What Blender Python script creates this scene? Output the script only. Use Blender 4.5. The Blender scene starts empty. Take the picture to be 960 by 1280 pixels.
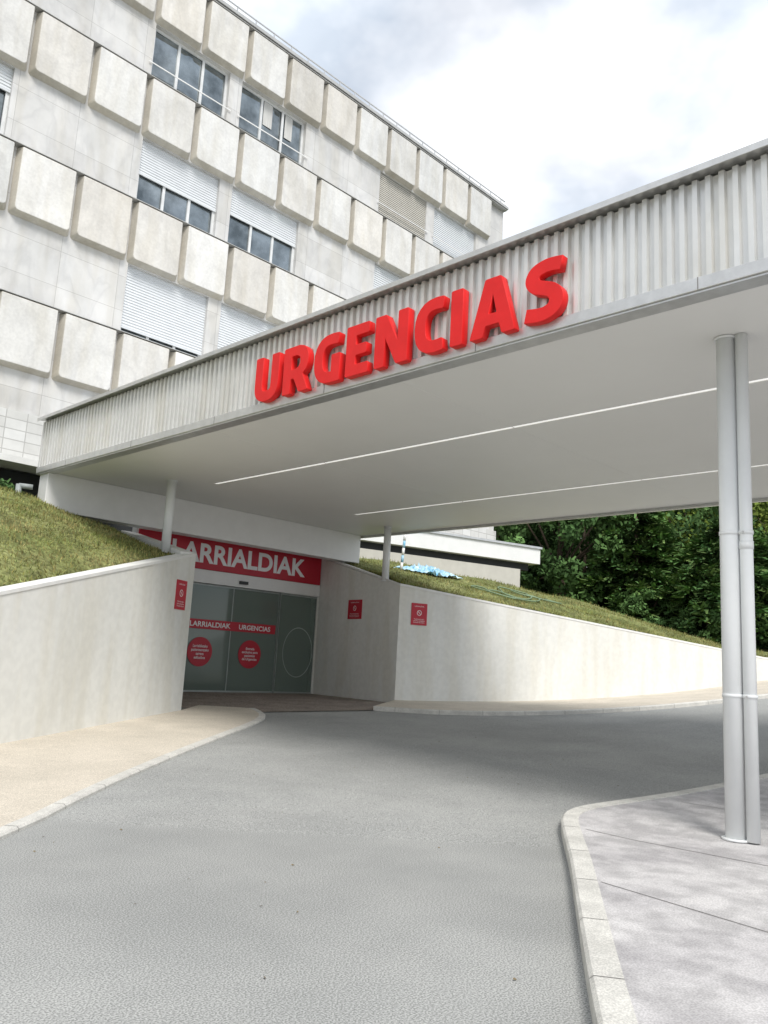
import bpy, math, random
import numpy as np
from mathutils import Matrix, Vector
random.seed(4); rng=np.random.default_rng(7)
sc=bpy.context.scene
sc.view_settings.view_transform='Standard'; sc.view_settings.look='None'; sc.view_settings.exposure=0
# ---------------------------------------------------------------- site frame
AZ=math.radians(45.5); SA,CA=math.sin(AZ),math.cos(AZ)
def W(R,D): return (SA*D+CA*R, CA*D-SA*R)
def RD(X,Y): return (CA*X-SA*Y, SA*X+CA*Y)
def sm(a,b,x):
    t=min(1,max(0,(x-a)/(b-a))); return t*t*(3-2*t)
def g(R,D):
    base=min(.6,max(0,.046*(D-8)))
    r=R-.5
    ex=0 if r<=0 else (.007*r*r if r<12 else 1.008+.1*(min(r,40)-12))
    return base+ex*sm(10,18,D)
def gxy(X,Y): return g(*RD(X,Y))
# ---------------------------------------------------------------- materials
def M(name,c,rough=.6,metal=0,c2=None,var=.15,scale=3,speck=0,sscale=150,bump=0,bscale=60,attr=False,slab=None,spec=.5,vein=0,stretch=(1,1,1),patch=None,grime=0):
    m=bpy.data.materials.new(name); m.use_nodes=True; nt=m.node_tree; N=nt.nodes; L=nt.links
    b=N['Principled BSDF']; b.inputs['Roughness'].default_value=rough; b.inputs['Metallic'].default_value=metal
    b.inputs['Specular IOR Level'].default_value=spec
    tc=N.new('ShaderNodeTexCoord'); mp=N.new('ShaderNodeMapping'); mp.inputs['Scale'].default_value=stretch
    L.new(tc.outputs['Object'],mp.inputs[0]); V=mp.outputs[0]
    if c2 is None: c2=tuple(x*(1-var) for x in c)
    n=N.new('ShaderNodeTexNoise'); n.inputs['Scale'].default_value=scale; n.inputs['Detail'].default_value=4; n.inputs['Roughness'].default_value=.62
    L.new(V,n.inputs['Vector'])
    r=N.new('ShaderNodeValToRGB'); r.color_ramp.elements[0].position=.36; r.color_ramp.elements[1].position=.66
    r.color_ramp.elements[0].color=(*c2,1); r.color_ramp.elements[1].color=(*c,1)
    L.new(n.outputs['Fac'],r.inputs[0]); col=r.outputs[0]
    def mul(col,other,fac=1):
        x=N.new('ShaderNodeMix'); x.data_type='RGBA'; x.blend_type='MULTIPLY'; x.inputs['Factor'].default_value=fac
        L.new(col,x.inputs['A']); L.new(other,x.inputs['B']); return x.outputs['Result']
    def nz(scale,det,lo,hi,pa,pb,st=None,dist=0,tint=None):
        q=N.new('ShaderNodeTexNoise'); q.inputs['Scale'].default_value=scale; q.inputs['Detail'].default_value=det; q.inputs['Distortion'].default_value=dist
        if st:
            mm=N.new('ShaderNodeMapping'); mm.inputs['Scale'].default_value=st; L.new(tc.outputs['Object'],mm.inputs[0]); L.new(mm.outputs[0],q.inputs['Vector'])
        else: L.new(tc.outputs['Object'],q.inputs['Vector'])
        rr_=N.new('ShaderNodeValToRGB'); rr_.color_ramp.elements[0].position=pa; rr_.color_ramp.elements[1].position=pb
        t=tint or (1,1,1)
        rr_.color_ramp.elements[0].color=(lo*t[0],lo*t[1],lo*t[2],1); rr_.color_ramp.elements[1].color=(hi,hi,hi,1); L.new(q.outputs['Fac'],rr_.inputs[0]); return rr_.outputs[0]
    if vein:
        n3=N.new('ShaderNodeTexNoise'); n3.inputs['Scale'].default_value=1.0; n3.inputs['Detail'].default_value=5; n3.inputs['Distortion'].default_value=.6
        mm=N.new('ShaderNodeMapping'); mm.inputs['Scale'].default_value=(1.6,1,.8); mm.inputs['Rotation'].default_value=(0,.6,0); L.new(tc.outputs['Object'],mm.inputs[0]); L.new(mm.outputs[0],n3.inputs['Vector'])
        r3=N.new('ShaderNodeValToRGB'); e=r3.color_ramp.elements
        e[0].position=.42; e[0].color=(1,1,1,1); e[1].position=.58; e[1].color=(1,1,1,1)
        k=r3.color_ramp.elements.new(.5); k.color=(1-vein,1-vein,1-vein*.95,1)
        L.new(n3.outputs['Fac'],r3.inputs[0]); col=mul(col,r3.outputs[0])
    if speck: col=mul(col,nz(sscale,1,1-speck,1+speck*.5,.35,.65))
    if patch: col=mul(col,nz(patch[0],3,patch[1],1.05,.40,.60,st=patch[2] if len(patch)>2 else None))
    if grime: col=mul(col,nz(2.2,4,1-grime,1,.36,.56,st=(1.3,1.3,.2),tint=(1,.985,.95)))
    if slab:
        sp=N.new('ShaderNodeSeparateXYZ'); cb=N.new('ShaderNodeCombineXYZ'); L.new(tc.outputs['Object'],sp.inputs[0])
        L.new(sp.outputs['X'],cb.inputs['X']); L.new(sp.outputs['Z'],cb.inputs['Y'])
        bt=N.new('ShaderNodeTexBrick'); L.new(cb.outputs[0],bt.inputs['Vector'])
        bt.inputs['Scale'].default_value=1; bt.inputs['Brick Width'].default_value=slab[0]; bt.inputs['Row Height'].default_value=slab[1]
        bt.inputs['Mortar Size'].default_value=slab[2]; bt.offset=slab[3]
        bt.inputs['Color1'].default_value=(1,1,1,1); bt.inputs['Color2'].default_value=(.87,.865,.855,1); bt.inputs['Mortar'].default_value=(.62,.61,.6,1)
        col=mul(col,bt.outputs['Color'])
    if attr:
        a=N.new('ShaderNodeAttribute'); a.attribute_name='Col'; col=mul(col,a.outputs['Color'])
    L.new(col,b.inputs['Base Color'])
    if bump:
        nb=N.new('ShaderNodeTexNoise'); nb.inputs['Scale'].default_value=bscale; nb.inputs['Detail'].default_value=1
        L.new(tc.outputs['Object'],nb.inputs['Vector'])
        bp=N.new('ShaderNodeBump'); bp.inputs['Strength'].default_value=bump; bp.inputs['Distance'].default_value=.01
        L.new(nb.outputs['Fac'],bp.inputs['Height']); L.new(bp.outputs[0],b.inputs['Normal'])
    return m
m_asph=M('asphalt',(.385,.388,.375),.92,c2=(.335,.34,.33),scale=.8,speck=.42,sscale=95,spec=.15,patch=(.28,.93))
m_walk=M('beige_pavement',(.64,.58,.49),.9,c2=(.55,.50,.42),scale=1.2,speck=.26,sscale=80,spec=.2)
m_isl=M('concrete_pavement',(.57,.555,.55),.85,c2=(.45,.435,.44),scale=1.0,speck=.20,sscale=90,spec=.25,patch=(4.0,.84))
m_kerb=M('kerb_concrete',(.66,.645,.60),.85,var=.20,scale=4,speck=.2,sscale=90)
m_joint=M('joint',(.22,.21,.2),.9)
m_apron=M('apron_paving',(.34,.285,.24),.9,c2=(.23,.195,.17),scale=2,speck=.4,sscale=30)
m_wall=M('rendered_wall',(.77,.77,.735),.7,c2=(.71,.71,.675),scale=.8,speck=.04,sscale=8,stretch=(1,1,.45),grime=.06)
m_cope=M('coping',(.80,.80,.78),.7,var=.1)
m_sof=M('soffit_paint',(.80,.795,.77),.4,c2=(.77,.765,.74),scale=.4,spec=.4)
m_white=M('white_paint',(.80,.80,.79),.4,var=.05)
m_metal=M('brushed_metal',(.64,.64,.63),.33,metal=.65,var=.13,scale=6)
m_corr=M('corrugated_sheet',(.76,.76,.745),.36,metal=.45,c2=(.68,.68,.665),scale=1.5,grime=.05)
m_col=M('column_paint',(.80,.815,.815),.35,var=.04,spec=.5)
m_red=M('red_letter',(.74,.018,.018),.42,c2=(.66,.015,.015),scale=3,spec=.3)
m_redd=M('red_sign',(.50,.012,.032),.45,c2=(.45,.010,.028),scale=2)
m_txt=M('white_text',(.85,.85,.85),.5,var=.02)
m_marb=M('marble_wall',(.69,.685,.675),.5,c2=(.60,.60,.595),scale=1.2,slab=(1.56,.94,.006,.0),vein=.09,grime=.07)
m_panel=M('marble_panel',(.725,.715,.69),.5,c2=(.63,.62,.595),scale=1.1,attr=True,vein=.08,speck=.05,sscale=16,grime=.08)
m_tile=M('white_tile',(.68,.68,.66),.4,var=.1,slab=(.5,.25,.012,.0))
m_frame=M('window_frame',(.74,.75,.75),.4,metal=.1)
m_flash=M('panel_flashing',(.50,.50,.49),.4,metal=.3)
m_dframe=M('door_frame',(.38,.41,.40),.4,metal=.3)
m_shut=M('roller_shutter',(.66,.685,.71),.5,var=.06)
m_louv=M('beige_louvre',(.56,.54,.49),.6,var=.08)
m_dark=M('dark_shade',(.03,.033,.035),.8)  # near-black colour standing for shade in recess, slab gap and window voids
m_cur=M('curtain',(.60,.60,.58),.9,var=.2,scale=3,stretch=(6,1,.5))
m_glass=M('window_glass',(.34,.38,.40),.04,metal=.75,spec=.9,c2=(.11,.13,.14),scale=1.1)
m_soil=M('ground_soil',(.16,.15,.10),.95,c2=(.10,.10,.06),scale=.5)
m_grass=M('grass',(.25,.26,.11),.95,c2=(.16,.185,.065),scale=.9,speck=.4,sscale=14,bump=1,bscale=30,spec=.1,patch=(2.2,.72))
m_blade=M('grass_blade',(.35,.35,.17),.9,c2=(.20,.25,.08),scale=1.2,attr=True,spec=.1,patch=(2.2,.72))
m_leafd=M('conifer_leaf',(.115,.205,.07),.8,c2=(.06,.12,.048),scale=.6,attr=True,spec=.1)
m_leafb=M('broad_leaf',(.28,.36,.08),.8,c2=(.15,.23,.055),scale=.8,attr=True,spec=.1)
m_bark=M('bark',(.11,.08,.055),.95,var=.4,scale=9)
m_blue=M('blue_plastic',(.10,.40,.62),.4,c2=(.55,.7,.78),scale=5)
m_hose=M('hose_green',(.18,.26,.15),.5)
m_pipe=M('grey_pipe',(.33,.36,.36),.5)
m_black=M('black_plastic',(.02,.02,.02),.4)
m_leaflit=M('dry_leaf',(.22,.17,.09),.9,var=.4,scale=20)
m_dglass=bpy.data.materials.new('door_glass'); m_dglass.use_nodes=True
nt=m_dglass.node_tree; N=nt.nodes; b=N['Principled BSDF']
b.inputs['Base Color'].default_value=(.23,.28,.25,1); b.inputs['Roughness'].default_value=.06; b.inputs['Specular IOR Level'].default_value=1.0
tr=N.new('ShaderNodeBsdfTransparent'); tr.inputs[0].default_value=(.68,.80,.74,1); mx=N.new('ShaderNodeMixShader'); mx.inputs[0].default_value=.45
nt.links.new(b.outputs[0],mx.inputs[1]); nt.links.new(tr.outputs[0],mx.inputs[2]); nt.links.new(mx.outputs[0],N['Material Output'].inputs[0])
m_refl=M('painted_reflection',(.32,.37,.34),.6,var=.1)  # grey-green colour in place of a reflection on the door glass
# ---------------------------------------------------------------- helpers
def grp(name):
    e=bpy.data.objects.new(name,None); sc.collection.objects.link(e); return e
def mesh(name,v,f,mat,parent=None,smooth=False,col=None):
    me=bpy.data.meshes.new(name)
    me.from_pydata([tuple(map(float,p)) for p in v] if not isinstance(v,np.ndarray) else v.tolist(),[],f if not isinstance(f,np.ndarray) else f.tolist())
    me.materials.append(mat)
    if col is not None:
        ca=me.color_attributes.new('Col','FLOAT_COLOR','POINT'); ca.data.foreach_set('color',np.asarray(col,dtype=np.float32).ravel())
    if smooth: me.polygons.foreach_set('use_smooth',[True]*len(me.polygons))
    me.update()
    o=bpy.data.objects.new(name,me); sc.collection.objects.link(o)
    if parent: o.parent=parent
    return o
def boxvf(x0,x1,y0,y1,z0,z1):
    v=[(x0,y0,z0),(x1,y0,z0),(x1,y1,z0),(x0,y1,z0),(x0,y0,z1),(x1,y0,z1),(x1,y1,z1),(x0,y1,z1)]
    f=[(0,3,2,1),(4,5,6,7),(0,1,5,4),(1,2,6,5),(2,3,7,6),(3,0,4,7)]
    return v,f
def box(name,x0,x1,y0,y1,z0,z1,mat,parent=None,bev=0):
    v,f=boxvf(x0,x1,y0,y1,z0,z1); o=mesh(name,v,f,mat,parent)
    if bev:
        md=o.modifiers.new('b','BEVEL'); md.width=bev; md.segments=2
    return o
class Acc:
    def __init__(s): s.v=[];s.f=[];s.c=[]
    def add(s,v,f,c=None):
        n=len(s.v); s.v+=list(v); s.f+=[tuple(i+n for i in q) for q in f]
        if c is not None: s.c+=[c]*len(v)
    def box(s,*a,c=None): s.add(*boxvf(*a),c)
    def make(s,name,mat,parent=None,smooth=False): return mesh(name,s.v,s.f,mat,parent,smooth,s.c if s.c else None)
def cyl(name,p0,p1,r0,r1,mat,parent=None,n=24):
    p0=Vector(p0);p1=Vector(p1); d=(p1-p0).normalized(); a=d.orthogonal().normalized(); b2=d.cross(a)
    v=[];f=[]
    for p,r in((p0,r0),(p1,r1)):
        for i in range(n):
            t=2*math.pi*i/n; v.append(p+(a*math.cos(t)+b2*math.sin(t))*r)
    for i in range(n): f.append((i,(i+1)%n,n+(i+1)%n,n+i))
    f.append(tuple(range(n))[::-1]); f.append(tuple(range(n,2*n)))
    o=mesh(name,v,f,mat,parent)
    for p in o.data.polygons:
        if len(p.vertices)==4: p.use_smooth=True
    return o
def tube(name,pts,r,mat,parent=None):
    cu=bpy.data.curves.new(name,'CURVE'); cu.dimensions='3D'; cu.bevel_depth=r; cu.bevel_resolution=2
    s=cu.splines.new('NURBS'); s.points.add(len(pts)-1); s.use_endpoint_u=True; s.order_u=3
    for i,p in enumerate(pts): s.points[i].co=(*p,1)
    o=bpy.data.objects.new(name,cu); sc.collection.objects.link(o); cu.materials.append(mat)
    if parent: o.parent=parent
    return o
def place2d(name,cu,ctr,width,height,ex,ey,mat,parent,depth):
    o=bpy.data.objects.new('tmp',cu); sc.collection.objects.link(o)
    dg=bpy.context.evaluated_depsgraph_get(); me=bpy.data.meshes.new_from_object(o.evaluated_get(dg))
    bpy.data.objects.remove(o)
    n=len(me.vertices); a=np.empty(n*3); me.vertices.foreach_get('co',a); a=a.reshape(-1,3)
    mn=a.min(0); mxx=a.max(0); c=(mn+mxx)/2; s=mxx-mn
    kx=width/s[0]; ky=height/s[1] if height else kx
    ex=np.array(ex,float); ey=np.array(ey,float); ez=np.cross(ex,ey)
    z=(a[:,2]-mn[2])*(depth/s[2] if s[2]>1e-6 else 0)
    out=np.array(ctr)+np.outer((a[:,0]-c[0])*kx,ex)+np.outer((a[:,1]-c[1])*ky,ey)+np.outer(z,ez)
    me.vertices.foreach_set('co',out.ravel()); me.materials.clear(); me.materials.append(mat); me.update()
    o=bpy.data.objects.new(name,me); sc.collection.objects.link(o); o.parent=parent
    return o
def text(name,body,ctr,width,height,ex,ey,mat,parent,depth=.002,off=0.0,spacing=1):
    cu=bpy.data.curves.new(name,'FONT'); cu.body=body; cu.size=1; cu.extrude=.5 if depth>.01 else 0; cu.offset=off; cu.align_x='CENTER'; cu.space_character=spacing
    cu.resolution_u=6
    return place2d(name,cu,ctr,width,height,ex,ey,mat,parent,depth)
def resample(p,n):
    p=np.array(p,float); d=np.r_[0,np.cumsum(np.linalg.norm(np.diff(p,axis=0),axis=1))]
    t=np.linspace(0,d[-1],n); return np.stack([np.interp(t,d,p[:,i]) for i in range(p.shape[1])],1)
def smoothline(p,n):
    q=resample(p,n)
    for _ in range(4):
        q[1:-1]=(q[:-2]+q[1:-1]*2+q[2:])/4
    return q
# heavy sign lettering, outlines drawn by hand (cap height 1)
def arc(cx_,cy_,rx,ry,a0,a1,n=12,pw=.8):
    o=[]
    for i in range(n+1):
        t=math.radians(a0+(a1-a0)*i/n); c_,s_=math.cos(t),math.sin(t)
        o.append((cx_+rx*math.copysign(abs(c_)**pw,c_),cy_+ry*math.copysign(abs(s_)**pw,s_)))
    return o
def stroke(p,w):
    p=np.array(p,float); keep=[0]
    for i in range(1,len(p)):
        if np.linalg.norm(p[i]-p[keep[-1]])>1e-3: keep.append(i)
    p=p[keep]; d=np.diff(p,axis=0); d/=np.linalg.norm(d,axis=1)[:,None]; nn=np.stack([-d[:,1],d[:,0]],1)
    L_=[];R_=[]
    for i in range(len(p)):
        if i==0: m=nn[0]
        elif i==len(p)-1: m=nn[-1]
        else:
            m=nn[i-1]+nn[i]; m=m/np.linalg.norm(m); m=m/max(.5,m@nn[i])
        L_.append(tuple(p[i]+m*w/2)); R_.append(tuple(p[i]-m*w/2))
    return L_+R_[::-1]
def cut(poly,r=.022):
    o=[]; n=len(poly)
    for i in range(n):
        a=np.array(poly[i-1]);b_=np.array(poly[i]);c_=np.array(poly[(i+1)%n]); u=a-b_;v_=c_-b_; lu=np.linalg.norm(u);lv_=np.linalg.norm(v_)
        if lu<.09 or lv_<.09: o.append(tuple(b_)); continue
        p1=b_+u/lu*r; p2=b_+v_/lv_*r; o+= [tuple(p1),tuple((p1+p2+b_*1.0)/3),tuple(p2)]
    return o
w_=.215; h_=w_/2
def cat(p,n=6):
    p=[np.array(q) for q in p]; p=[2*p[0]-p[1]]+p+[2*p[-1]-p[-2]]; o=[]
    for i in range(1,len(p)-2):
        for k in range(n):
            t=k/n; o.append(.5*((2*p[i])+(-p[i-1]+p[i+1])*t+(2*p[i-1]-5*p[i]+4*p[i+1]-p[i+2])*t*t+(-p[i-1]+3*p[i]-3*p[i+1]+p[i+2])*t**3))
    o.append(p[-2]); return [tuple(q) for q in o]
GL={
'U':(.70,[stroke([(h_,1),(h_,.40)]+arc(.35,.36,.35-h_,.36-h_,180,360)+[(.70-h_,.40),(.70-h_,1)],w_)]),
'C':(.58,[stroke([(.58,1-h_-.015),(.46,1-h_)]+arc(.42,.5,.42-h_,.5-h_,90,270)+[(.46,h_),(.58,h_+.015)],w_)]),
'G':(.67,[stroke([(.62,1-h_-.015),(.48,1-h_)]+arc(.42,.5,.42-h_,.5-h_,90,270)+[(.46,h_),(.67-h_,h_),(.67-h_,.56)],w_)]),
'E':(.54,[[(0,0),(.54,0),(.54,.205),(.225,.205),(.225,.40),(.49,.40),(.49,.60),(.225,.60),(.225,.795),(.54,.795),(.54,1),(0,1)]]),
'N':(.73,[[(0,0),(.215,0),(.215,.58),(.49,0),(.73,0),(.73,1),(.515,1),(.515,.42),(.24,1),(0,1)]]),
'I':(.225,[[(0,0),(.225,0),(.225,1),(0,1)]]),
'A':(.80,[[(0,0),(.225,0),(.275,.19),(.525,.19),(.575,0),(.80,0),(.54,1),(.26,1)],[(.32,.375),(.48,.375),(.40,.74)]]),
'R':(.71,[[(0,0),(.215,0),(.215,.31),(.31,.31),(.46,0),(.71,0),(.54,.37),(.63,.45),(.68,.56),(.69,.66),(.68,.77),(.635,.88),(.55,.96),(.43,1),(0,1)],[(.215,.50),(.35,.50),(.43,.54),(.465,.60),(.47,.66),(.46,.73),(.42,.78),(.35,.805),(.215,.805)]]),
'S':(.64,[stroke(cat([(.59,.87),(.46,.89),(.33,.89),(.18,.835),(.125,.71),(.19,.59),(.34,.52),(.46,.45),(.52,.33),(.485,.19),(.35,.113),(.20,.11),(.03,.14)]),w_)]),
}
def sign_curve(word,gap=.155):
    cu=bpy.data.curves.new('sign','CURVE'); cu.dimensions='2D'; cu.fill_mode='BOTH'; cu.extrude=.09; cu.bevel_depth=.006; cu.bevel_resolution=1
    x=0
    for ch in word:
        wd,polys=GL[ch]
        for q in polys:
            q=cut(q); s=cu.splines.new('POLY'); s.points.add(len(q)-1); s.use_cyclic_u=True
            for i,p in enumerate(q): s.points[i].co=(p[0]+x,p[1],0,1)
        x+=wd+gap
    return cu
def strip(name,a,b,off,mat,parent=None,m=12):
    n=len(a); v=[];f=[]
    for i in range(n):
        for j in range(m+1):
            t=j/m; R,D=a[i]*(1-t)+b[i]*t; X,Y=W(R,D); v.append((X,Y,g(R,D)+off))
    for i in range(n-1):
        for j in range(m):
            q=i*(m+1)+j; f.append((q,q+1,q+m+2,q+m+1))
    return mesh(name,v,f,mat,parent)
def kerb(name,line,inw,h,mat,parent,w=.16):
    n=len(line); v=[];f=[]; t=np.gradient(line,axis=0); t/=np.linalg.norm(t,axis=1)[:,None]
    nn=np.stack([t[:,1],-t[:,0]],1)*inw
    prof=[(0,-.1),(0,h-.02),(.02,h),(w,h),(w,-.1)]
    for i in range(n):
        z=g(*line[i])
        for o,hh in prof:
            R,D=line[i]+nn[i]*o; X,Y=W(R,D); v.append((X,Y,z+hh))
    k=len(prof)
    for i in range(n-1):
        for j in range(k-1): f.append((i*k+j,i*k+j+1,(i+1)*k+j+1,(i+1)*k+j))
    mesh(name,v,f,mat,parent)
    jv=Acc(); s=np.r_[0,np.cumsum(np.linalg.norm(np.diff(line,axis=0),axis=1))]; d=.5
    while d<s[-1]:
        p=np.array([np.interp(d,s,line[:,0]),np.interp(d,s,line[:,1])]); q=np.array([np.interp(d,s,nn[:,0]),np.interp(d,s,nn[:,1])]); tt=np.array([-q[1],q[0]])*.004
        z=g(*p); P4=[]
        for o,hh in((-.002,0),(-.002,h-.018),(.02,h+.002),(w,h+.002)):
            for sg in(-1,1):
                X,Y=W(*(p+q*o+tt*sg)); P4.append((X,Y,z+hh))
        jv.add(P4,[(0,1,3,2),(2,3,5,4),(4,5,7,6)]); d+=1.0
    jv.make(name+'_joints',m_joint,parent)
    return line+nn*w
# ---------------------------------------------------------------- ground, road
mesh('ground',[(-900,-900,-.35),(900,-900,-.35),(900,900,-.35),(-900,900,-.35)],[(0,1,2,3)],m_soil)
Rs=np.arange(-40,60.1,.5); Ds=np.arange(-30,34.1,.5)
v=[(*W(R,D),g(R,D)) for D in Ds for R in Rs]; nr=len(Rs)
f=[(j*nr+i,j*nr+i+1,(j+1)*nr+i+1,(j+1)*nr+i) for j in range(len(Ds)-1) for i in range(nr-1)]
mesh('asphalt_road',v,f,m_asph)
A=np.array([-5.1,11.8]); B=np.array([-3.82,16.9]); dAB=(B-A); LAB=np.linalg.norm(dAB)
C=np.array([.52,21.1]); E=np.array([12.7,27.0]); Dd=np.array([-1.75,24.0])
lk=smoothline([(-3.3,-8),(-3.1,0),(-3.02,5),(-3.0,7.2),(-2.96,8.9),(-2.73,11.2),(-2.42,13.6),(-2.08,15.8),(-2.0,17.2),(-2.5,18.0)],50)
lw=resample([A-dAB/LAB*20,A,B,(-3.7,18.0)],50)
P=grp('pavement')
inn=kerb('kerb_edge',lk,-1,.045,m_kerb,P,w=.13)
strip('paving',lw,inn,.042,m_walk,P)
rk=smoothline([(.0,19.2),(.96,18.95),(2.6,19.1),(4.7,19.6),(7.7,20.6),(9.9,21.3),(16,24.6),(26,30)],50)
rw=resample([C,E,E+(E-C)*1.15],50)
P=grp('pavement')
inn=kerb('kerb_edge',rk,-1,.10,m_kerb,P,w=.13)
strip('paving',rw,inn,.095,m_walk,P)
ap1=resample([(-2.3,17.6),(.1,19.2),(.5,21.1)],20); ap2=resample([(-3.6,17.2),(-6.5,20.5),(-1.75,24.2)],20)
strip('entrance_apron',ap1,ap2,.018,m_apron)
ik=smoothline([(.2,-6),(.5,0),(.72,2),(1.10,4.2),(1.32,5.33),(1.68,7.14),(1.88,8.3),(1.97,8.9),(2.1,9.25),(2.5,9.55),(3.6,10.4),(5.8,12.3),(9,14.5)],110)
isf=resample([(14,-6),(14,0),(14,5),(14,8),(14,11),(13,13.5),(11,15)],110)
P=grp('pavement')
inn=kerb('kerb_edge',ik,1,.125,m_kerb,P,w=.17)
strip('paving',inn,isf,.12,m_isl,P,m=24)
def jline(nm,p,q,w=.012,off=.1225):
    p=np.array(p);q=np.array(q);d=(q-p)/np.linalg.norm(q-p);nn=np.array([d[1],-d[0]])*w/2
    strip(nm,resample([p-nn,q-nn],20),resample([p+nn,q+nn],20),off,m_joint,P,m=1)
jline('joint_1',(1.72,6.35),(2.9,4.75)); jline('joint_2',(2.9,4.75),(5,1.9)); jline('joint_3',(2.1,8.3),(5.3,5.4)); jline('joint_4',(3.6,9.9),(9,6)); jline('joint_5',(2.9,4.75),(6.5,9.0)); jline('joint_6',(1.2,3.7),(2.6,1.6))
lv_=Acc()
for i in range(90):
    R=rng.uniform(-2.8,3.5); D=rng.uniform(9,20) if i%3 else rng.uniform(4.5,9); s=rng.uniform(.008,.018); X,Y=W(R,D); z=g(R,D)+.006; a=rng.uniform(0,6.28)
    if R>1.0 and D<11: continue
    lv_.add([(X+s*math.cos(a),Y+s*math.sin(a),z),(X+s*.5*math.cos(a+1.6),Y+s*.5*math.sin(a+1.6),z+.008),(X-s*math.cos(a),Y-s*math.sin(a),z+.004),(X-s*.5*math.cos(a+1.6),Y-s*.5*math.sin(a+1.6),z)],[(0,1,2,3)])
lv_.make('dry_leaves',m_leaflit)
# ---------------------------------------------------------------- retaining walls
def wallobj(name,pts,tops,thick,side,parent,cap=True):
    pts=np.array(pts); n=len(pts); XY=np.array([W(*p) for p in pts])
    t=np.gradient(XY,axis=0); t/=np.linalg.norm(t,axis=1)[:,None]; nn=np.stack([-t[:,1],t[:,0]],1)*side
    v=[];f=[];cv=[]
    for i in range(n):
        z0=g(*pts[i])-.4; a=XY[i]; b_=XY[i]+nn[i]*thick
        v+=[(*a,z0),(*a,tops[i]),(*b_,tops[i]),(*b_,z0)]
        a2=XY[i]-nn[i]*.012; b2=XY[i]+nn[i]*(thick+.012)
        cv+=[(*a2,tops[i]+.002),(*a2,tops[i]+.055),(*b2,tops[i]+.055),(*b2,tops[i]+.002)]
    for i in range(n-1):
        for j in range(4): f.append((i*4+j,i*4+(j+1)%4,(i+1)*4+(j+1)%4,(i+1)*4+j))
    f+=[(0,3,2,1),(4*n-4,4*n-3,4*n-2,4*n-1)]
    mesh(name,v,f,m_wall,parent)
    if cap: mesh(name+'_coping',cv,f,m_cope,parent)
    return XY,nn
def ltop(p):
    s=np.dot(p-A,dAB)/LAB; z=2.32+s*(3.55-2.32)/LAB
    return max(z,g(*p)+.8)
def rtop(p):
    s=np.dot(p-C,(E-C))/np.dot(E-C,E-C); z=3.56+s*(2.36-3.56)
    return max(z,g(*p)+.72)
LW=grp('retaining_wall')
lp=resample([A-dAB/LAB*20,B],60); lt=[ltop(p) for p in lp]
lXY,lN=wallobj('wall_face',lp,lt,.32,1,LW)
bx,by=W(*B)
def quadwall(name,P0,P1,zt0,zt1,thick,parent):
    a=np.array(P0);b_=np.array(P1);d=(b_-a)/np.linalg.norm(b_-a);n=np.array([-d[1],d[0]])*thick
    v=[(*a,0),(*b_,0),(*(b_+n),0),(*(a+n),0),(*a,zt0),(*b_,zt1),(*(b_+n),zt1),(*(a+n),zt0)]
    f=[(0,3,2,1),(4,5,6,7),(0,1,5,4),(1,2,6,5),(2,3,7,6),(3,0,4,7)]
    mesh(name,v,f,m_wall,parent)
    a2=a-n/thick*.012;b2=b_-n/thick*.012;c2=b_+n*1.04;d2=a+n*1.04
    v=[(*a2,zt0+.003),(*b2,zt1+.003),(*c2,zt1+.003),(*d2,zt0+.003),(*a2,zt0+.055),(*b2,zt1+.055),(*c2,zt1+.055),(*d2,zt0+.055)]
    mesh(name+'_coping',v,f,m_cope,parent)
quadwall('return_wall',(bx+.02,by+.04),(bx+.45,18.0),3.553,4.3,.32,LW)
RW=grp('retaining_wall')
rp=resample([C,E,E+(E-C)*1.15],60); rt=[rtop(p) for p in rp]
rXY,rN=wallobj('wall_face',rp,rt,.3,1,RW)
cx,cy=W(*C); dx,dy=W(*Dd)
v=[(cx,cy+.004,0),(dx,dy,0),(dx+.3,dy,0),(cx+.3,cy+.2,0),(cx,cy+.004,3.558),(dx,dy,4.5),(dx+.3,dy,4.5),(cx+.3,cy+.2,3.558)]
f=[(0,1,2,3),(4,7,6,5),(0,4,5,1),(1,5,6,2),(2,6,7,3),(3,7,4,0)]
mesh('inner_wall',v,f,m_wall,RW)
v=[(cx-.012,cy,3.562),(dx-.012,dy-.05,4.505),(dx+.3,dy-.05,4.505),(cx+.3,cy+.2,3.562),(cx-.012,cy,3.616),(dx-.012,dy-.05,4.555),(dx+.3,dy-.05,4.555),(cx+.3,cy+.2,3.616)]
mesh('inner_wall_coping',v,f,m_cope,RW)
# ---------------------------------------------------------------- lawns
def crest(X):
    return 4.6 if X<6.8 else np.interp(X,[6.8,8.6,9.4],[4.6,4.15,3.75])
def lawn(name,fn,nu,nv):
    v=[fn(i/(nu-1),j/(nv-1)) for i in range(nu) for j in range(nv)]
    f=[(i*nv+j,(i+1)*nv+j,(i+1)*nv+j+1,i*nv+j+1) for i in range(nu-1) for j in range(nv-1)]
    return mesh(name,v,f,m_grass,None,True)
fl=resample(np.c_[lXY+lN*.3,np.array(lt)],80)
def fleft(u,t):
    x,y,z=[np.interp(u,np.linspace(0,1,80),fl[:,k]) for k in range(3)]
    Yb=19.0; Y=y+(Yb-y)*t; X=x
    k=min(1,(Y-y)/max(.5,16.9-y)); c=max(crest(X),z+.03)
    zz=z-.03+(c-z+.03)*(k**.8)
    zz+=.05*math.sin(X*2.3+Y*1.7)*math.sin(Y*2.9)*k
    return (X,Y,zz)
lawn('lawn_bank',fleft,80,24)
ud=(np.array(W(*E))-np.array(W(*C))); ud/=np.linalg.norm(ud); un=np.array([-ud[1],ud[0]])
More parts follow.
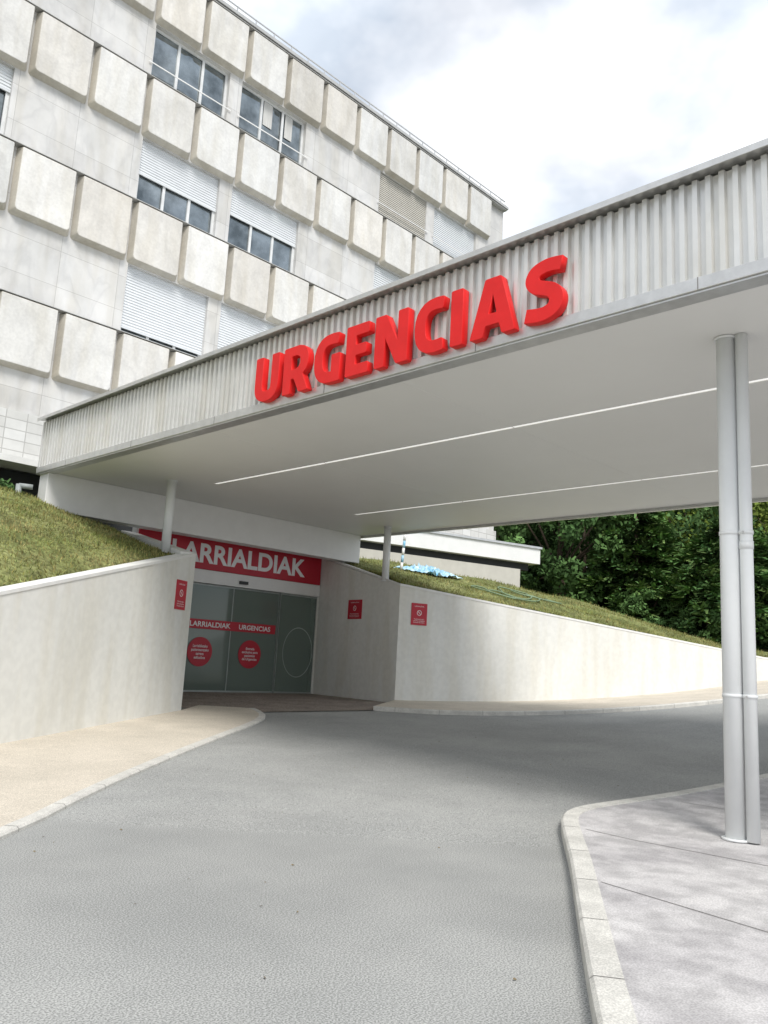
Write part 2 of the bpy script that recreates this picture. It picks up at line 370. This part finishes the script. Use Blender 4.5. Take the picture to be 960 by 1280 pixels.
def rise(u): return np.interp(u,[0,3,7,10,13,16,20],[1.35,1.5,1.55,1.5,1.15,.45,.25])
def hillz(u,t):
    p=np.array(W(*C))+ud*u; tp=rtop(np.array(RD(*p)))
    return tp-.03+rise(u)*(min(1,max(0,t)/5)**.85)+.05*math.sin(u*1.7+t*2.1)*min(1,t)+max(0,t-9)*.03
def fright(a,b_):
    u=-2+a*46; t=.28+(b_**1.6)*60
    p=np.array(W(*C))+ud*u+un*t
    xm=cx+.29+.13*max(0,p[1]-cy)
    X=max(p[0],xm)
    return (X,p[1],hillz(max(u,0),t))
lawn('grass_hillside',fright,120,60)
def blades(name,fn,n,h,urange,trange):
    us=rng.uniform(*urange,n); ts=rng.uniform(*trange,n); v=[];f=[];c=[]
    for i in range(n):
        x,y,z=fn(us[i],ts[i]); a=rng.uniform(0,6.28); hh=h*rng.uniform(.4,1.2); w=.012
        lx,ly=rng.normal(0,hh*.5,2)
        k=len(v); v+=[(x-w*math.cos(a),y-w*math.sin(a),z-.01),(x+w*math.cos(a),y+w*math.sin(a),z-.01),(x+lx,y+ly,z+hh)]
        f.append((k,k+1,k+2)); q=rng.uniform(.55,1.25); cc=(q*rng.uniform(.9,1.3),q,q*.9,1); c+=[cc]*3
    mesh(name,v,f,m_blade,None,False,c)
blades('grass_tufts',fleft,22000,.065,(.55,1),(0,.75))
blades('grass_tufts',fright,14000,.08,(.03,.36),(0,.28))
# ---------------------------------------------------------------- canopy
CN=grp('entrance_canopy')
FX=7.07; Y0c,Y1c=-3.2,17.4; Z0,Z1=5.16,6.34; BX=16.4
per=.128; v=[];f=[]
n=int((Y1c-Y0c)/per); prof=[(0,0),(.42,0),(.50,.045),(.90,.045)]
for i in range(n+1):
    for a,dp in prof:
        y=Y0c+(i+a)*per
        v+=[(FX+.05-dp,y,Z0+.13),(FX+.05-dp,y,Z1-.04)]
for i in range(len(v)//2-1): f.append((2*i,2*i+1,2*i+3,2*i+2))
mesh('corrugated_fascia',v,f,m_corr,CN)
box('cap_flashing',FX-.10,FX+.35,Y0c-.05,Y1c+.05,Z1,Z1+.035,m_metal,CN)
box('cap_lip',FX-.115,FX-.10,Y0c-.05,Y1c+.05,Z1-.035,Z1+.03,m_metal,CN)
box('bottom_trim',FX-.02,FX+.10,Y0c,Y1c,Z0-.0,Z0+.128,m_metal,CN,.006)
box('drip_edge',FX+.0,FX+.20,Y0c,Y1c,Z0-.022,Z0-.002,m_metal,CN)
for k in range(7): box('trim_joint_%d'%k,FX-.023,FX-.019,.4+k*2.6,.408+k*2.6,Z0+.002,Z0+.126,m_joint,CN)
def soff(name,x0,x1,y0,y1): box(name,x0,x1,y0,y1,Z0+.0,Z0+.06,m_sof,CN)
slots=[(9.78,3.3,14.7),(13.85,1.5,14.6)]
xs=FX+.203
for k,(sx,y0,y1) in enumerate(slots):
    soff('soffit_%d'%k,xs,sx-.04,Y0c,Y1c-.0)
    soff('soffit_end_a%d'%k,sx-.039,sx+.039,Y0c,-1.5); soff('soffit_end_b%d'%k,sx-.039,sx+.039,y1,Y1c)
    xs=sx+.04
soff('soffit_last',xs,BX-.003,Y0c,Y1c)
m_led=bpy.data.materials.new('light_strip'); m_led.use_nodes=True; bb=m_led.node_tree.nodes['Principled BSDF']
bb.inputs['Base Color'].default_value=(.9,.9,.88,1); bb.inputs['Emission Color'].default_value=(1,1,.97,1); bb.inputs['Emission Strength'].default_value=.6
for k,(sx,y0,y1) in enumerate(slots): box('light_slot_%d'%k,sx-.039,sx+.039,-1.49,y1-.003,Z0+.01,Z0+.03,m_led,CN)
for k,yj in enumerate((7.0,11.2)): box('soffit_joint_%d'%k,FX+.21,BX-.01,yj,yj+.008,Z0-.003,Z0+.01,m_sof,CN)
box('roof_deck',FX+.09,BX,Y0c+.01,Y1c-.01,Z0+.2,Z1-.02,m_white,CN)
box('rear_fascia',BX,BX+.06,Y0c,Y1c,Z0-.06,Z1-.03,m_metal,CN)
box('end_fascia_left',FX+.06,BX,Y1c,Y1c+.04,Z0-.01,Z1-.005,m_corr,CN)
box('end_fascia_right',FX+.06,BX,Y0c-.04,Y0c,Z0-.01,Z1-.005,m_corr,CN)
box('support_beam',FX+.06,BX-.05,16.95,17.35,4.36,Z0-.003,m_white,CN,.01)
def column(x,y,zb,name='support_column',r=.095,pipe=False):
    c=grp(name); cyl('shaft',(x,y,zb),(x,y,Z0-.004),r,r,m_col,c,36)
    cyl('base_plate',(x,y,zb+.001),(x,y,zb+.02),r+.035,r+.035,m_col,c,36)
    cyl('top_collar',(x,y,Z0-.025),(x,y,Z0-.006),r+.02,r+.02,m_col,c,36)
    if pipe:
        px_,py_=x+.0,y-.163
        cyl('downpipe',(px_,py_,zb+.01),(px_,py_,Z0-.004),.062,.062,m_col,c,28)
        for z in(1.45,3.05): 
            cyl('pipe_clamp',(px_,py_,z),(px_,py_,z+.035),.070,.070,m_col,c,28); cyl('clamp_bolt',(px_-.07,py_,z+.018),(px_-.10,py_,z+.018),.008,.008,m_metal,c,8)
            cyl('column_clamp',(x,y,z),(x,y,z+.035),r+.006,r+.006,m_col,c,28)
        cyl('pipe_socket',(px_,py_,2.9),(px_,py_,2.98),.068,.068,m_col,c,28)
    return c
column(8.30,3.25,gxy(8.3,3.25)+.12,pipe=True)
column(15.3,3.25,gxy(15.3,3.25)+.12)
column(9.06,15.25,3.6); column(15.55,15.1,3.7)
SG=grp('urgencias_sign')
place2d('letters',sign_curve('URGENCIAS'),(FX-.01,7.03,5.60),5.28,.70,(0,-1,0),(0,0,1),m_red,SG,.105)
# ---------------------------------------------------------------- entrance
EN=grp('emergency_entrance')
Yd=18.07; zf=.6
box('header_white',9.9,15.86,Yd-.05,Yd+.2,3.36,3.69,m_white,EN)
box('header_top',9.9,15.86,Yd-.02,Yd+.2,3.692,5.1,m_white,EN)
box('red_band',9.95,15.83,Yd-.08,Yd-.022,3.70,4.52,m_redd,EN,.006)
text('larrialdiak_text','LARRIALDIAK',(13.05,Yd-.084,4.11),4.36,.50,(1,0,0),(0,0,1),m_txt,EN,off=.03)
box('infill_ceiling',9.9,16.2,17.36,Yd-.09,4.56,4.62,m_white,EN)
box('jamb',15.845,16.5,Yd+.005,Yd+.3,.3,4.5,m_wall,EN)
box('jamb_left',9.2,9.975,Yd-.04,Yd+.3,.3,3.36,m_wall,EN)
DG=grp('sliding_glass_door')
edges=[9.98,11.35,12.95,14.5,15.84]
for i in range(4):
    a,b_=edges[i],edges[i+1]; yy=Yd+.03+(0.05 if i in(1,2) else 0)
    box('glass_%d'%i,a+.012,b_-.012,yy,yy+.012,zf+.05,3.34,m_dglass,DG)
    for nm,x0,x1,z0,z1 in(('l',a,a+.012,zf,3.35),('r',b_-.012,b_,zf,3.35),('b',a+.012,b_-.012,zf,zf+.06),('t',a+.012,b_-.012,3.31,3.35)):
        box('frame_%d%s'%(i,nm),x0,x1,yy-.01,yy+.03,z0,z1,m_dframe,DG)
box('red_strip',11.5,14.42,Yd+.055,Yd+.068,2.2,2.44,m_redd,DG)
text('strip_text_a','LARRIALDIAK',(12.3,Yd+.052,2.32),1.25,.13,(1,0,0),(0,0,1),m_txt,DG,off=.02)
text('strip_text_b','URGENCIAS',(13.72,Yd+.052,2.32),1.05,.13,(1,0,0),(0,0,1),m_txt,DG,off=.02)
for k,(x,t_) in enumerate(((12.05,'Larrialdietako\npazienteentzako\nsarrera\nesklusiboa'),(13.62,'Entrada\nexclusiva para\npacientes\nde Urgencias'))):
    cyl('red_disc_%d'%k,(x,Yd+.07,1.62),(x,Yd+.058,1.62),.37,.37,m_redd,DG,48)
    text('disc_text_%d'%k,t_,(x,Yd+.054,1.62),.52,.36,(1,0,0),(0,0,1),m_txt,DG,off=.015)
n=40; v=[];f=[]
for i in range(n):
    t=2*math.pi*i/n
    for r in(.67,.695): v.append((15.25+math.cos(t)*r*.78,Yd+.026,1.75+math.sin(t)*r))
f=[(2*i,2*i+1,(2*i+3)%(2*n),(2*i+2)%(2*n)) for i in range(n)]
mesh('reflection_ring',v,f,m_refl,DG)  # ring mesh drawn to imitate a faint reflection in the pane
box('door_sensor',13.0,13.25,Yd-.13,Yd-.052,3.44,3.52,m_black,EN)
IN=grp('lobby_interior')
box('lobby_floor',9.9,15.9,Yd+.3,26,zf-.1,zf-.01,m_isl,IN); box('lobby_back',9.9,15.9,26,26.1,zf,3.4,m_sof,IN)
box('lobby_wall_a',9.8,9.9,Yd+.3,26,zf,3.4,m_sof,IN); box('lobby_wall_b',15.9,16,Yd+.3,26,zf,3.4,m_sof,IN); box('lobby_ceiling',9.9,15.9,Yd+.3,26,3.4,3.5,m_sof,IN)
box('lobby_desk',12.4,14.8,23,23.7,zf,zf+1.1,m_louv,IN,.02)
def poster(ctr,ex,w,h):
    p=grp('notice_sign'); ex=np.array([*ex,0.]); ex/=np.linalg.norm(ex); ey=np.array([0,0,1.]); ez=np.cross(ex,ey); c=np.array(ctr)
    v=[];
    for dz in(.0,.014):
        for sx,sy in((-1,-1),(1,-1),(1,1),(-1,1)): v.append(c+ex*sx*w/2+ey*sy*h/2+ez*(dz+.003))
    mesh('plate',v,[(0,3,2,1),(4,5,6,7),(0,1,5,4),(1,2,6,5),(2,3,7,6),(3,0,4,7)],m_redd,p)
    cc=c+ez*.019
    text('title','LARRIALDIAK',cc+ey*h*.36,w*.6,.03,ex,ey,m_txt,p)
    text('body','Pazienteentzako\nsarrera esklusiboa\nEntrada exclusiva',cc-ey*h*.3,w*.72,h*.2,ex,ey,m_txt,p)
    n=28; v=[];f=[]
    for i in range(n):
        t=2*math.pi*i/n
        for r in(.055,.07): v.append(cc+ex*math.cos(t)*r+ey*(math.sin(t)*r+h*.06))
    f=[(2*i,2*i+1,(2*i+3)%(2*n),(2*i+2)%(2*n)) for i in range(n)]
    mesh('ring',v,f,m_txt,p)
    q=[cc+ex*a*.05+ey*(b_*.05+h*.06)+ez*.001 for a,b_ in((-.8,.6),(-.6,.8),(.8,-.6),(.6,-.8))]
    mesh('slash',q,[(0,1,2,3)],m_txt,p)
def onwall(P0,P1,t):
    p=P0+(P1-P0)*t; return W(*p)
x,y=onwall(A,B,.905); poster((x,y,2.70),np.array(W(*B))-np.array(W(*A)),.42,.58)
x,y=onwall(C,E,.043); poster((x,y,2.87),ud,.46,.56)
x,y=onwall(Dd,C,.49); poster((x,y,2.98),np.array(W(*C))-np.array(W(*Dd)),.62,.52)
# ---------------------------------------------------------------- hospital building
HB=grp('hospital_building')
YF=19.5; XL,XR=-17.0,26.1; pit=1.56; x0p=6.39
tops=[20.75,17.2,13.45,9.7]; PH=1.76
wall=Acc(); pan=Acc()
bands=[(t-PH,t) for t in tops]
wall.box(XL,XR,YF,YF+.5,tops[0]-PH,20.8)
wins_x=[]
b0=9.6
for k in range(-3,2):
    wins_x+= [(b0+9.1*k,b0+9.1*k+2.55),(b0+9.1*k+3.0,b0+9.1*k+5.6)]
wins_x=[w for w in wins_x if w[0]>XL+.3 and w[1]<XR-.3]
for i in range(1,4): wall.box(XL,XR,YF,YF+.5,tops[i]-PH,tops[i])
wall.box(XL,XR,YF,YF+.5,6.95,tops[3]-PH)
closed={(0,9.6):0,(0,12.6):0,(0,18.7):9,(0,21.7):1,(1,9.6):.5,(1,12.6):.42,(1,18.7):.45,(1,21.7):.6,(2,9.6):.86,(2,12.6):1,(2,18.7):.5,(2,21.7):1,(0,.5):.4,(0,3.5):.5,(1,3.5):.3}
sh=Acc(); fr=Acc(); gl=Acc(); cur=Acc(); lv=Acc(); sill=Acc()
for lvl in range(3):
    z0,z1=tops[lvl+1],tops[lvl]-PH
    xx=XL
    for (a,b_) in wins_x:
        wall.box(xx,a,YF,YF+.5,z0,z1); xx=b_
        key=min(closed,key=lambda q:abs(q[0]-lvl)*100+abs(q[1]-a)); c=closed[key] if abs(key[1]-a)<.3 and key[0]==lvl else random.choice([.3,.6,1])
        y=YF+.13
        if c==9:
            n=24
            for q in range(n):
                zq=z0+(z1-z0)*q/n; lv.box(a,b_,YF+.06,YF+.10,zq,zq+(z1-z0)/n*.55)
            lv.box(a,b_,YF+.11,YF+.2,z0,z1); continue
        zs=z1-(z1-z0)*c
        if c>0:
            n=max(2,int((z1-zs)/.075)); vv=[];ff=[]
            for q in range(n+1):
                zq=z1-(z1-zs)*q/n; vv+=[(a,y-.02,zq),(b_,y-.02,zq)]
                if q<n: vv+=[(a,y-.040,zq-(z1-zs)/n*.85),(b_,y-.040,zq-(z1-zs)/n*.85)]
            for q in range(len(vv)//2-1): ff.append((2*q,2*q+1,2*q+3,2*q+2))
            sh.add(vv,ff); sh.box(a,b_,y-.045,y-.005,zs-.05,zs)
        if c<1:
            for q in range(3):
                x0_=a+.03+(b_-a-.06)*q/3; tl=random.uniform(-.02,.02)
                gl.add([(x0_,y+.052+tl,z0+.03),(x0_+(b_-a-.06)/3,y+.052-tl,z0+.03),(x0_+(b_-a-.06)/3,y+.052-tl,z1-.03),(x0_,y+.052+tl,z1-.03)],[(0,1,2,3)])
            for q in range(4):
                xq=a+(b_-a-.08)*q/3; fr.box(xq,xq+.08,y,y+.045,z0+.07,z1-.07)
            fr.box(a,b_,y+.002,y+.043,z0,z0+.07); fr.box(a,b_,y+.002,y+.043,z1-.07,z1)
            if c==0:
                for q in range(3):
                    if random.random()<.6: cur.box(a+.1+q*(b_-a)/3,a+.1+(q+random.uniform(.3,.9))*(b_-a)/3,y+.022,y+.026,z0+.9,z1-.08)
        sill.box(a,b_,YF-.02,YF+.12,z0,z0+.03)
    wall.box(xx,XR,YF,YF+.5,z0,z1)
wall.make('facade_wall',m_marb,HB); sh.make('roller_shutters',m_shut,HB); fr.make('window_frames',m_frame,HB); gl.make('window_glass',m_glass,HB)
cur.make('window_curtains',m_cur,HB); lv.make('louvres',m_louv,HB); sill.make('window_sills',m_metal,HB)
def rr(x0,x1,z0,z1,r,y,rt=None):
    pts=[]; rt=r if rt is None else rt
    for cxx,czz,a0,rad in((x1-r,z0+r,-90,r),(x1-rt,z1-rt,0,rt),(x0+rt,z1-rt,90,rt),(x0+r,z0+r,180,r)):
        for k in range(4):
            t=math.radians(a0+30*k); pts.append((cxx+rad*math.cos(t),y,czz+rad*math.sin(t)))
    return pts
nk0=int((XL-x0p)/pit); nk1=int((XR-x0p)/pit)
PJ=.20
for (z0,z1) in bands:
    for k in range(nk0,nk1+1):
        a=x0p+k*pit+.02; b_=a+pit-.05
        if a<XL or b_>XR+.4: continue
        q=random.uniform(.87,1.07); w2=random.uniform(-.022,.022); cc=(q+w2,q,q-w2*1.3,1)
        L0=rr(a,b_,z0+.02,z1-.01,.08,YF-.002,.03); L1=rr(a+.075,b_-.075,z0+.09,z1-.03,.10,YF-PJ,.03); L1b=rr(a+.09,b_-.09,z0+.105,z1-.045,.09,YF-PJ-.013,.02)
        n=len(L0); vv=L0+L1+L1b; ff=[]
        for s in range(2):
            for i in range(n): ff.append((s*n+i,s*n+(i+1)%n,(s+1)*n+(i+1)%n,(s+1)*n+i))
        ff.append(tuple(range(2*n,3*n)))
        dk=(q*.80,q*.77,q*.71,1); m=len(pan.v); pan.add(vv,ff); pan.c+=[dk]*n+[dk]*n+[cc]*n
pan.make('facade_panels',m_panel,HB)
fl_=Acc()
for (z0,z1) in bands: fl_.box(XL,XR,YF-PJ-.02,YF-.001,z1+.001,z1+.018)
fl_.make('band_flashing',m_flash,HB)
box('roof_coping',XL,XR+.05,YF-.24,YF+.6,20.82,20.93,m_flash,HB)
box('body',XL+.01,XR-.01,YF+.52,34,3.0,20.8,m_marb,HB)
box('void_backing',XL+.02,XR-.02,YF+.505,YF+.515,7,20.7,m_dark,HB)
box('tile_wall',XL,XR,YF-.12,YF+.3,5.75,6.947,m_tile,HB)
box('tile_slab',XL,9.8,YF-.75,YF+.1,5.60,5.745,m_cope,HB)
box('recess_shade',XL,XR,YF+.2,YF+.5,3,5.598,m_dark,HB)  # near-black face paints in the overhang shadow beneath the tile slab
rl=Acc()
for k in range(60):
    x=XL+.3+k*.72
    if x<XR: rl.box(x,x+.03,YF-.1,YF-.07,20.93,21.2)
rl.box(XL,XR,YF-.105,YF-.065,21.2,21.23); rl.make('roof_railing',m_metal,HB)
r2=Acc(); 
for (a,b_) in wins_x:
    if a>6: r2.box(a-.1,b_+.1,YF-.05,YF-.03,tops[1]+.52,tops[1]+.55)
r2.make('window_rails',m_white,HB)
PD=grp('podium_terrace'); p0=np.array((19.3,18.6)); p1=np.array((25.5,16.9)); d=(p1-p0)/np.linalg.norm(p1-p0); nn=np.array([-d[1],d[0]])
def obox(name,u0,u1,t0,t1,z0,z1,mat,par):
    q=[p0+d*u+nn*t for u,t in((u0,t0),(u1,t0),(u1,t1),(u0,t1))]
    v=[(*a,z0) for a in q]+[(*a,z1) for a in q]; mesh(name,v,[(0,3,2,1),(4,5,6,7),(0,1,5,4),(1,2,6,5),(2,3,7,6),(3,0,4,7)],mat,par)
LL=np.linalg.norm(p1-p0)
obox('slab_edge',-2.5,LL,0,4,5.45,6.0,m_white,PD); obox('slab_cap',-2.5,LL+.05,-.06,4,6.003,6.08,m_metal,PD); obox('shadow_gap',-2.5,LL-.3,.3,4,5.2,5.448,m_dark,PD); obox('base_wall',-2.5,LL-.8,.15,4,3.5,5.198,m_louv,PD)
ob=grp('vent_pipe'); cyl('riser',(6.7,17.3,4.4),(6.7,17.3,4.85),.06,.06,m_pipe,ob); cyl('elbow',(6.7,17.3,4.82),(6.95,17.2,4.82),.055,.055,m_pipe,ob)
def hill_at(X,Y):
    q=np.array((X,Y))-np.array(W(*C)); u=q@ud; t=q@un; return hillz(max(u,0),t)
for k in range(2):
    hp=[]
    for i in range(26):
        a=i*.55; r=.5+.25*math.sin(i*.9+k); X=19.4+k*1.1+i*.06+r*math.cos(a); Y=15.0-i*.03+r*.8*math.sin(a); hp.append((X,Y,hill_at(X,Y)+.06))
    tube('garden_hose',hp,.022,m_hose)
pl=grp('blue_plastic_sheet'); v=[];f=[]
for i in range(26):
    for j in range(12):
        X=18.2+i*.075; Y=16.6-i*.02+j*.07; v.append((X,Y,hill_at(X,Y)+.03+.22*abs(math.sin(i*1.3+j*.7)*math.cos(j*1.1+i*.3))*math.sin(math.pi*i/25)+rng.uniform(0,.05)))
f=[(i*12+j,(i+1)*12+j,(i+1)*12+j+1,i*12+j+1) for i in range(25) for j in range(11)]
mesh('sheet',v,f,m_blue,pl)
tp=grp('barrier_pole'); X,Y=17.75,16.6; z=hill_at(X,Y)
for i in range(6): cyl('seg_%d'%i,(X+i*.02,Y,z+i*.22),(X+(i+1)*.02,Y,z+(i+1)*.22),.04,.04,m_blue if i%2 else m_white,tp,12)
# ---------------------------------------------------------------- trees
def leafquads(P,Dv,Sd,L,Wd):
    n=len(P); v=np.empty((n,4,3)); v[:,0]=P-Sd*Wd[:,None]; v[:,1]=P+Sd*Wd[:,None]; v[:,2]=P+Dv*L[:,None]+Sd*Wd[:,None]*.5; v[:,3]=P+Dv*L[:,None]-Sd*Wd[:,None]*.5
    return v.reshape(-1,3)
def unit(a): return a/np.maximum(1e-6,np.linalg.norm(a,axis=-1,keepdims=True))
def conifer(name,X,Y,zb,H,Rd,seed,nb=150,per=120):
    rg=np.random.default_rng(seed); T=grp(name)
    cyl('trunk',(X,Y,zb-.3),(X,Y,zb+H*.96),.24,.03,m_bark,T,12)
    Ps=[];Dn=[];Sn=[];Ls=[];Ws=[];Cs=[]; limb=Acc()
    for k in range(nb):
        t=rg.uniform(.0,.97); ln=Rd*((1-t)**.6)*rg.uniform(.6,1.15)+.2; az=rg.uniform(0,6.283)
        dr=np.array([math.cos(az),math.sin(az),0]); lat=np.array([-dr[1],dr[0],0])
        b0_=np.array([X,Y,zb+.3+t*H*.95])
        s=rg.uniform(.12,1,per)**.7; up=.22*s*ln-.42*s*s*ln
        base=b0_+np.outer(s*ln,dr); base[:,2]+=up
        wl=(1-s)*.34*ln+.10; off=rg.uniform(-1,1,per)*wl
        base+=np.outer(off,lat); base[:,2]+=rg.normal(0,.07,per)-np.abs(off)*.12
        dv=unit(dr*1.0+np.outer(np.sign(off)*rg.uniform(.2,1.1,per),lat)+np.stack([rg.normal(0,.25,per),rg.normal(0,.25,per),rg.normal(-.05,.35,per)],1))
        sd=unit(np.cross(dv,np.array([0,0,1.])+rg.normal(0,.35,(per,3))))
        Ps.append(base);Dn.append(dv);Sn.append(sd);Ls.append(rg.uniform(.18,.40,per));Ws.append(rg.uniform(.035,.08,per))
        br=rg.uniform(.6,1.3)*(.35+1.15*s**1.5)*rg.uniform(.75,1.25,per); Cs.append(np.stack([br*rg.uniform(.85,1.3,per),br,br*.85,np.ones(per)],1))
        if k%4==0:
            e=b0_+dr*ln*.7; limb.add([(b0_[0],b0_[1],b0_[2]-.03),(b0_[0],b0_[1],b0_[2]+.03),(e[0],e[1],b0_[2]+.03*ln),(e[0]+.01,e[1],b0_[2]+.03*ln-.02)],[(0,1,2,3)])
    V=leafquads(np.concatenate(Ps),np.concatenate(Dn),np.concatenate(Sn),np.concatenate(Ls),np.concatenate(Ws)); n=len(V)//4
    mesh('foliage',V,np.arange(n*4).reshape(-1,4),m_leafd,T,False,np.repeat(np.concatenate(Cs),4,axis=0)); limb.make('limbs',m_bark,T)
def clumps(rg,cs,crs,per,ls):
    Ps=[];Cs=[]
    for c,cr in zip(cs,crs):
        q=unit(rg.normal(0,1,(per,3)))*(rg.uniform(.3,1,per)**.5)[:,None]*cr; q[:,2]*=.7
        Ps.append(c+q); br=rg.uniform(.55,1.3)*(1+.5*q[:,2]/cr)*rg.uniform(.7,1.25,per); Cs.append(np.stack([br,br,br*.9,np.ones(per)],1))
    P_=np.concatenate(Ps); n=len(P_); dv=unit(rg.normal(0,1,(n,3))); sd=unit(np.cross(dv,rg.normal(0,1,(n,3))))
    return leafquads(P_,dv,sd,rg.uniform(ls*.7,ls*1.5,n),rg.uniform(ls*.25,ls*.5,n)),np.repeat(np.concatenate(Cs),4,axis=0)
def broad(name,X,Y,zb,H,Rd,seed,mat,ncl=90,per=150,low=.1,ls=.13):
    rg=np.random.default_rng(seed); T=grp(name)
    cyl('trunk',(X,Y,zb-.3),(X,Y,zb+H*.6),.05*H**.6+.05,.05,m_bark,T,12)
    cs=[];crs=[]
    for k in range(ncl):
        a=rg.uniform(0,6.283); cz=rg.uniform(-1,1); rr_=rg.uniform(.55,1)**.5; hr=math.sqrt(1-cz*cz)*rr_
        c=np.array([X+math.cos(a)*hr*Rd,Y+math.sin(a)*hr*Rd,zb+H*(low+(1-low)*(.5+.5*cz*rr_))]); cs.append(c); crs.append(Rd*rg.uniform(.16,.30))
        if k%7==0: cyl('limb_%d'%k,(X,Y,zb+H*.3),tuple(c),.07,.015,m_bark,T,6)
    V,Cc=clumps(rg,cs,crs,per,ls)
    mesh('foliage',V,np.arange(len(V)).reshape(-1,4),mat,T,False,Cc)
def gz(R,D):
    X,Y=W(R,D); return X,Y,hill_at(X,Y)-.1
for i,(R,D,H,Rd) in enumerate([(10.6,34.0,6.0,3.2),(13.4,31.8,5.2,3.6),(17.0,32.5,5.4,3.8),(21,34,10,4.2)]):
    X,Y,z=gz(R,D); conifer('conifer_tree',X,Y,z-.3,H,Rd,20+i)
for i,(R,D,H,Rd) in enumerate([(7.6,35.0,7.2,2.8),(9.4,38,9,3.8),(5.6,40,10,3.4),(14.0,38.5,7.6,3.8)]):
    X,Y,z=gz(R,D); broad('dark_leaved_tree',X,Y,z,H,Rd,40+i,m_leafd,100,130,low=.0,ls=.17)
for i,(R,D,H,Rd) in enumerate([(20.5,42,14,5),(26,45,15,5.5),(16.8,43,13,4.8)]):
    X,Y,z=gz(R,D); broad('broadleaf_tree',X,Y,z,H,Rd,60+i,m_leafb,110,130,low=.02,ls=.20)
for i,(R,D,H,Rd) in enumerate([(10.4,32.2,1.8,1.3),(12.2,30.6,1.5,1.2),(14.6,30.4,1.5,1.3),(16.6,30.4,1.5,1.4)]):
    X,Y,z=gz(R,D); broad('shrub',X,Y,z-.1,H,Rd,80+i,m_leafd,45,90,low=.0,ls=.11)
rg=np.random.default_rng(5); cs=[];crs=[]
for k in range(330):
    R=rg.uniform(5.5,46); D=rg.uniform(50,54); X,Y=W(R,D); cs.append(np.array([X,Y,rg.uniform(2.5,15+2*math.sin(R*.5))])); crs.append(rg.uniform(1.3,2.2))
V,Cc=clumps(rg,cs,crs,110,.48); mesh('distant_tree_mass',V,np.arange(len(V)).reshape(-1,4),m_leafd,None,False,Cc)
broad('shrub',4.9,18.2,4.45,.7,.9,95,m_leafd,30,80,low=0,ls=.07)
broad('shrub',6.3,18.3,4.45,.55,.7,96,m_leafd,26,80,low=0,ls=.07)
# ---------------------------------------------------------------- light
az=math.radians(208); el=math.radians(50)
sd=Vector((math.sin(az)*math.cos(el),math.cos(az)*math.cos(el),math.sin(el)))
sl=bpy.data.lights.new('sun','SUN'); sl.energy=3.2; sl.angle=math.radians(22); sl.color=(1,.965,.91)
so=bpy.data.objects.new('sun',sl); sc.collection.objects.link(so); so.rotation_euler=sd.to_track_quat('Z','Y').to_euler()
w=bpy.data.worlds.new('World'); sc.world=w; w.use_nodes=True; nt=w.node_tree; N=nt.nodes; L=nt.links; bg=N['Background']
sky=N.new('ShaderNodeTexSky'); sky.sky_type='NISHITA'; sky.sun_disc=False; sky.sun_elevation=el; sky.sun_rotation=az
tc=N.new('ShaderNodeTexCoord'); mp=N.new('ShaderNodeMapping'); mp.inputs['Scale'].default_value=(1.0,1.0,1.6); mp.inputs['Location'].default_value=(.35,.1,.2); L.new(tc.outputs['Generated'],mp.inputs[0])
n1=N.new('ShaderNodeTexNoise'); n1.inputs['Scale'].default_value=2.9; n1.inputs['Detail'].default_value=5; n1.inputs['Roughness'].default_value=.5; n1.inputs['Distortion'].default_value=.3; L.new(mp.outputs[0],n1.inputs['Vector'])
r=N.new('ShaderNodeValToRGB'); r.color_ramp.elements[0].position=.40; r.color_ramp.elements[1].position=.60; L.new(n1.outputs['Fac'],r.inputs[0])
r.color_ramp.elements[0].color=(.60,)*3+(1,)
n2=N.new('ShaderNodeTexNoise'); n2.inputs['Scale'].default_value=4.2; n2.inputs['Detail'].default_value=5; L.new(mp.outputs[0],n2.inputs['Vector'])
rc=N.new('ShaderNodeValToRGB'); rc.color_ramp.elements[0].position=.40; rc.color_ramp.elements[0].color=(.55,.61,.69,1); rc.color_ramp.elements[1].position=.60; rc.color_ramp.elements[1].color=(.95,.96,.98,1); L.new(n2.outputs['Fac'],rc.inputs[0])
vm=N.new('ShaderNodeVectorMath'); vm.operation='SCALE'; vm.inputs['Scale'].default_value=13.5; L.new(rc.outputs[0],vm.inputs[0])
mx=N.new('ShaderNodeMix'); mx.data_type='RGBA'; L.new(r.outputs[0],mx.inputs['Factor']); L.new(sky.outputs[0],mx.inputs['A']); L.new(vm.outputs[0],mx.inputs['B'])
L.new(mx.outputs['Result'],bg.inputs['Color']); bg.inputs['Strength'].default_value=.11
# ---------------------------------------------------------------- camera
p=math.radians(10.34); ro=math.radians(3.15)
rt_=Vector((CA,-SA,0)); fw=Vector((SA*math.cos(p),CA*math.cos(p),math.sin(p))); up=Vector((-SA*math.sin(p),-CA*math.sin(p),math.cos(p)))
ix=rt_*math.cos(ro)+up*math.sin(ro); iy=-rt_*math.sin(ro)+up*math.cos(ro)
cd=bpy.data.cameras.new('camera'); co=bpy.data.objects.new('camera',cd); sc.collection.objects.link(co)
mt=Matrix((ix,iy,-fw)).transposed().to_4x4(); mt.translation=Vector((0,0,1.6)); co.matrix_world=mt
cd.sensor_fit='VERTICAL'; cd.sensor_height=36; cd.sensor_width=27; cd.lens=1030/1280*36; cd.clip_end=3000
sc.camera=co
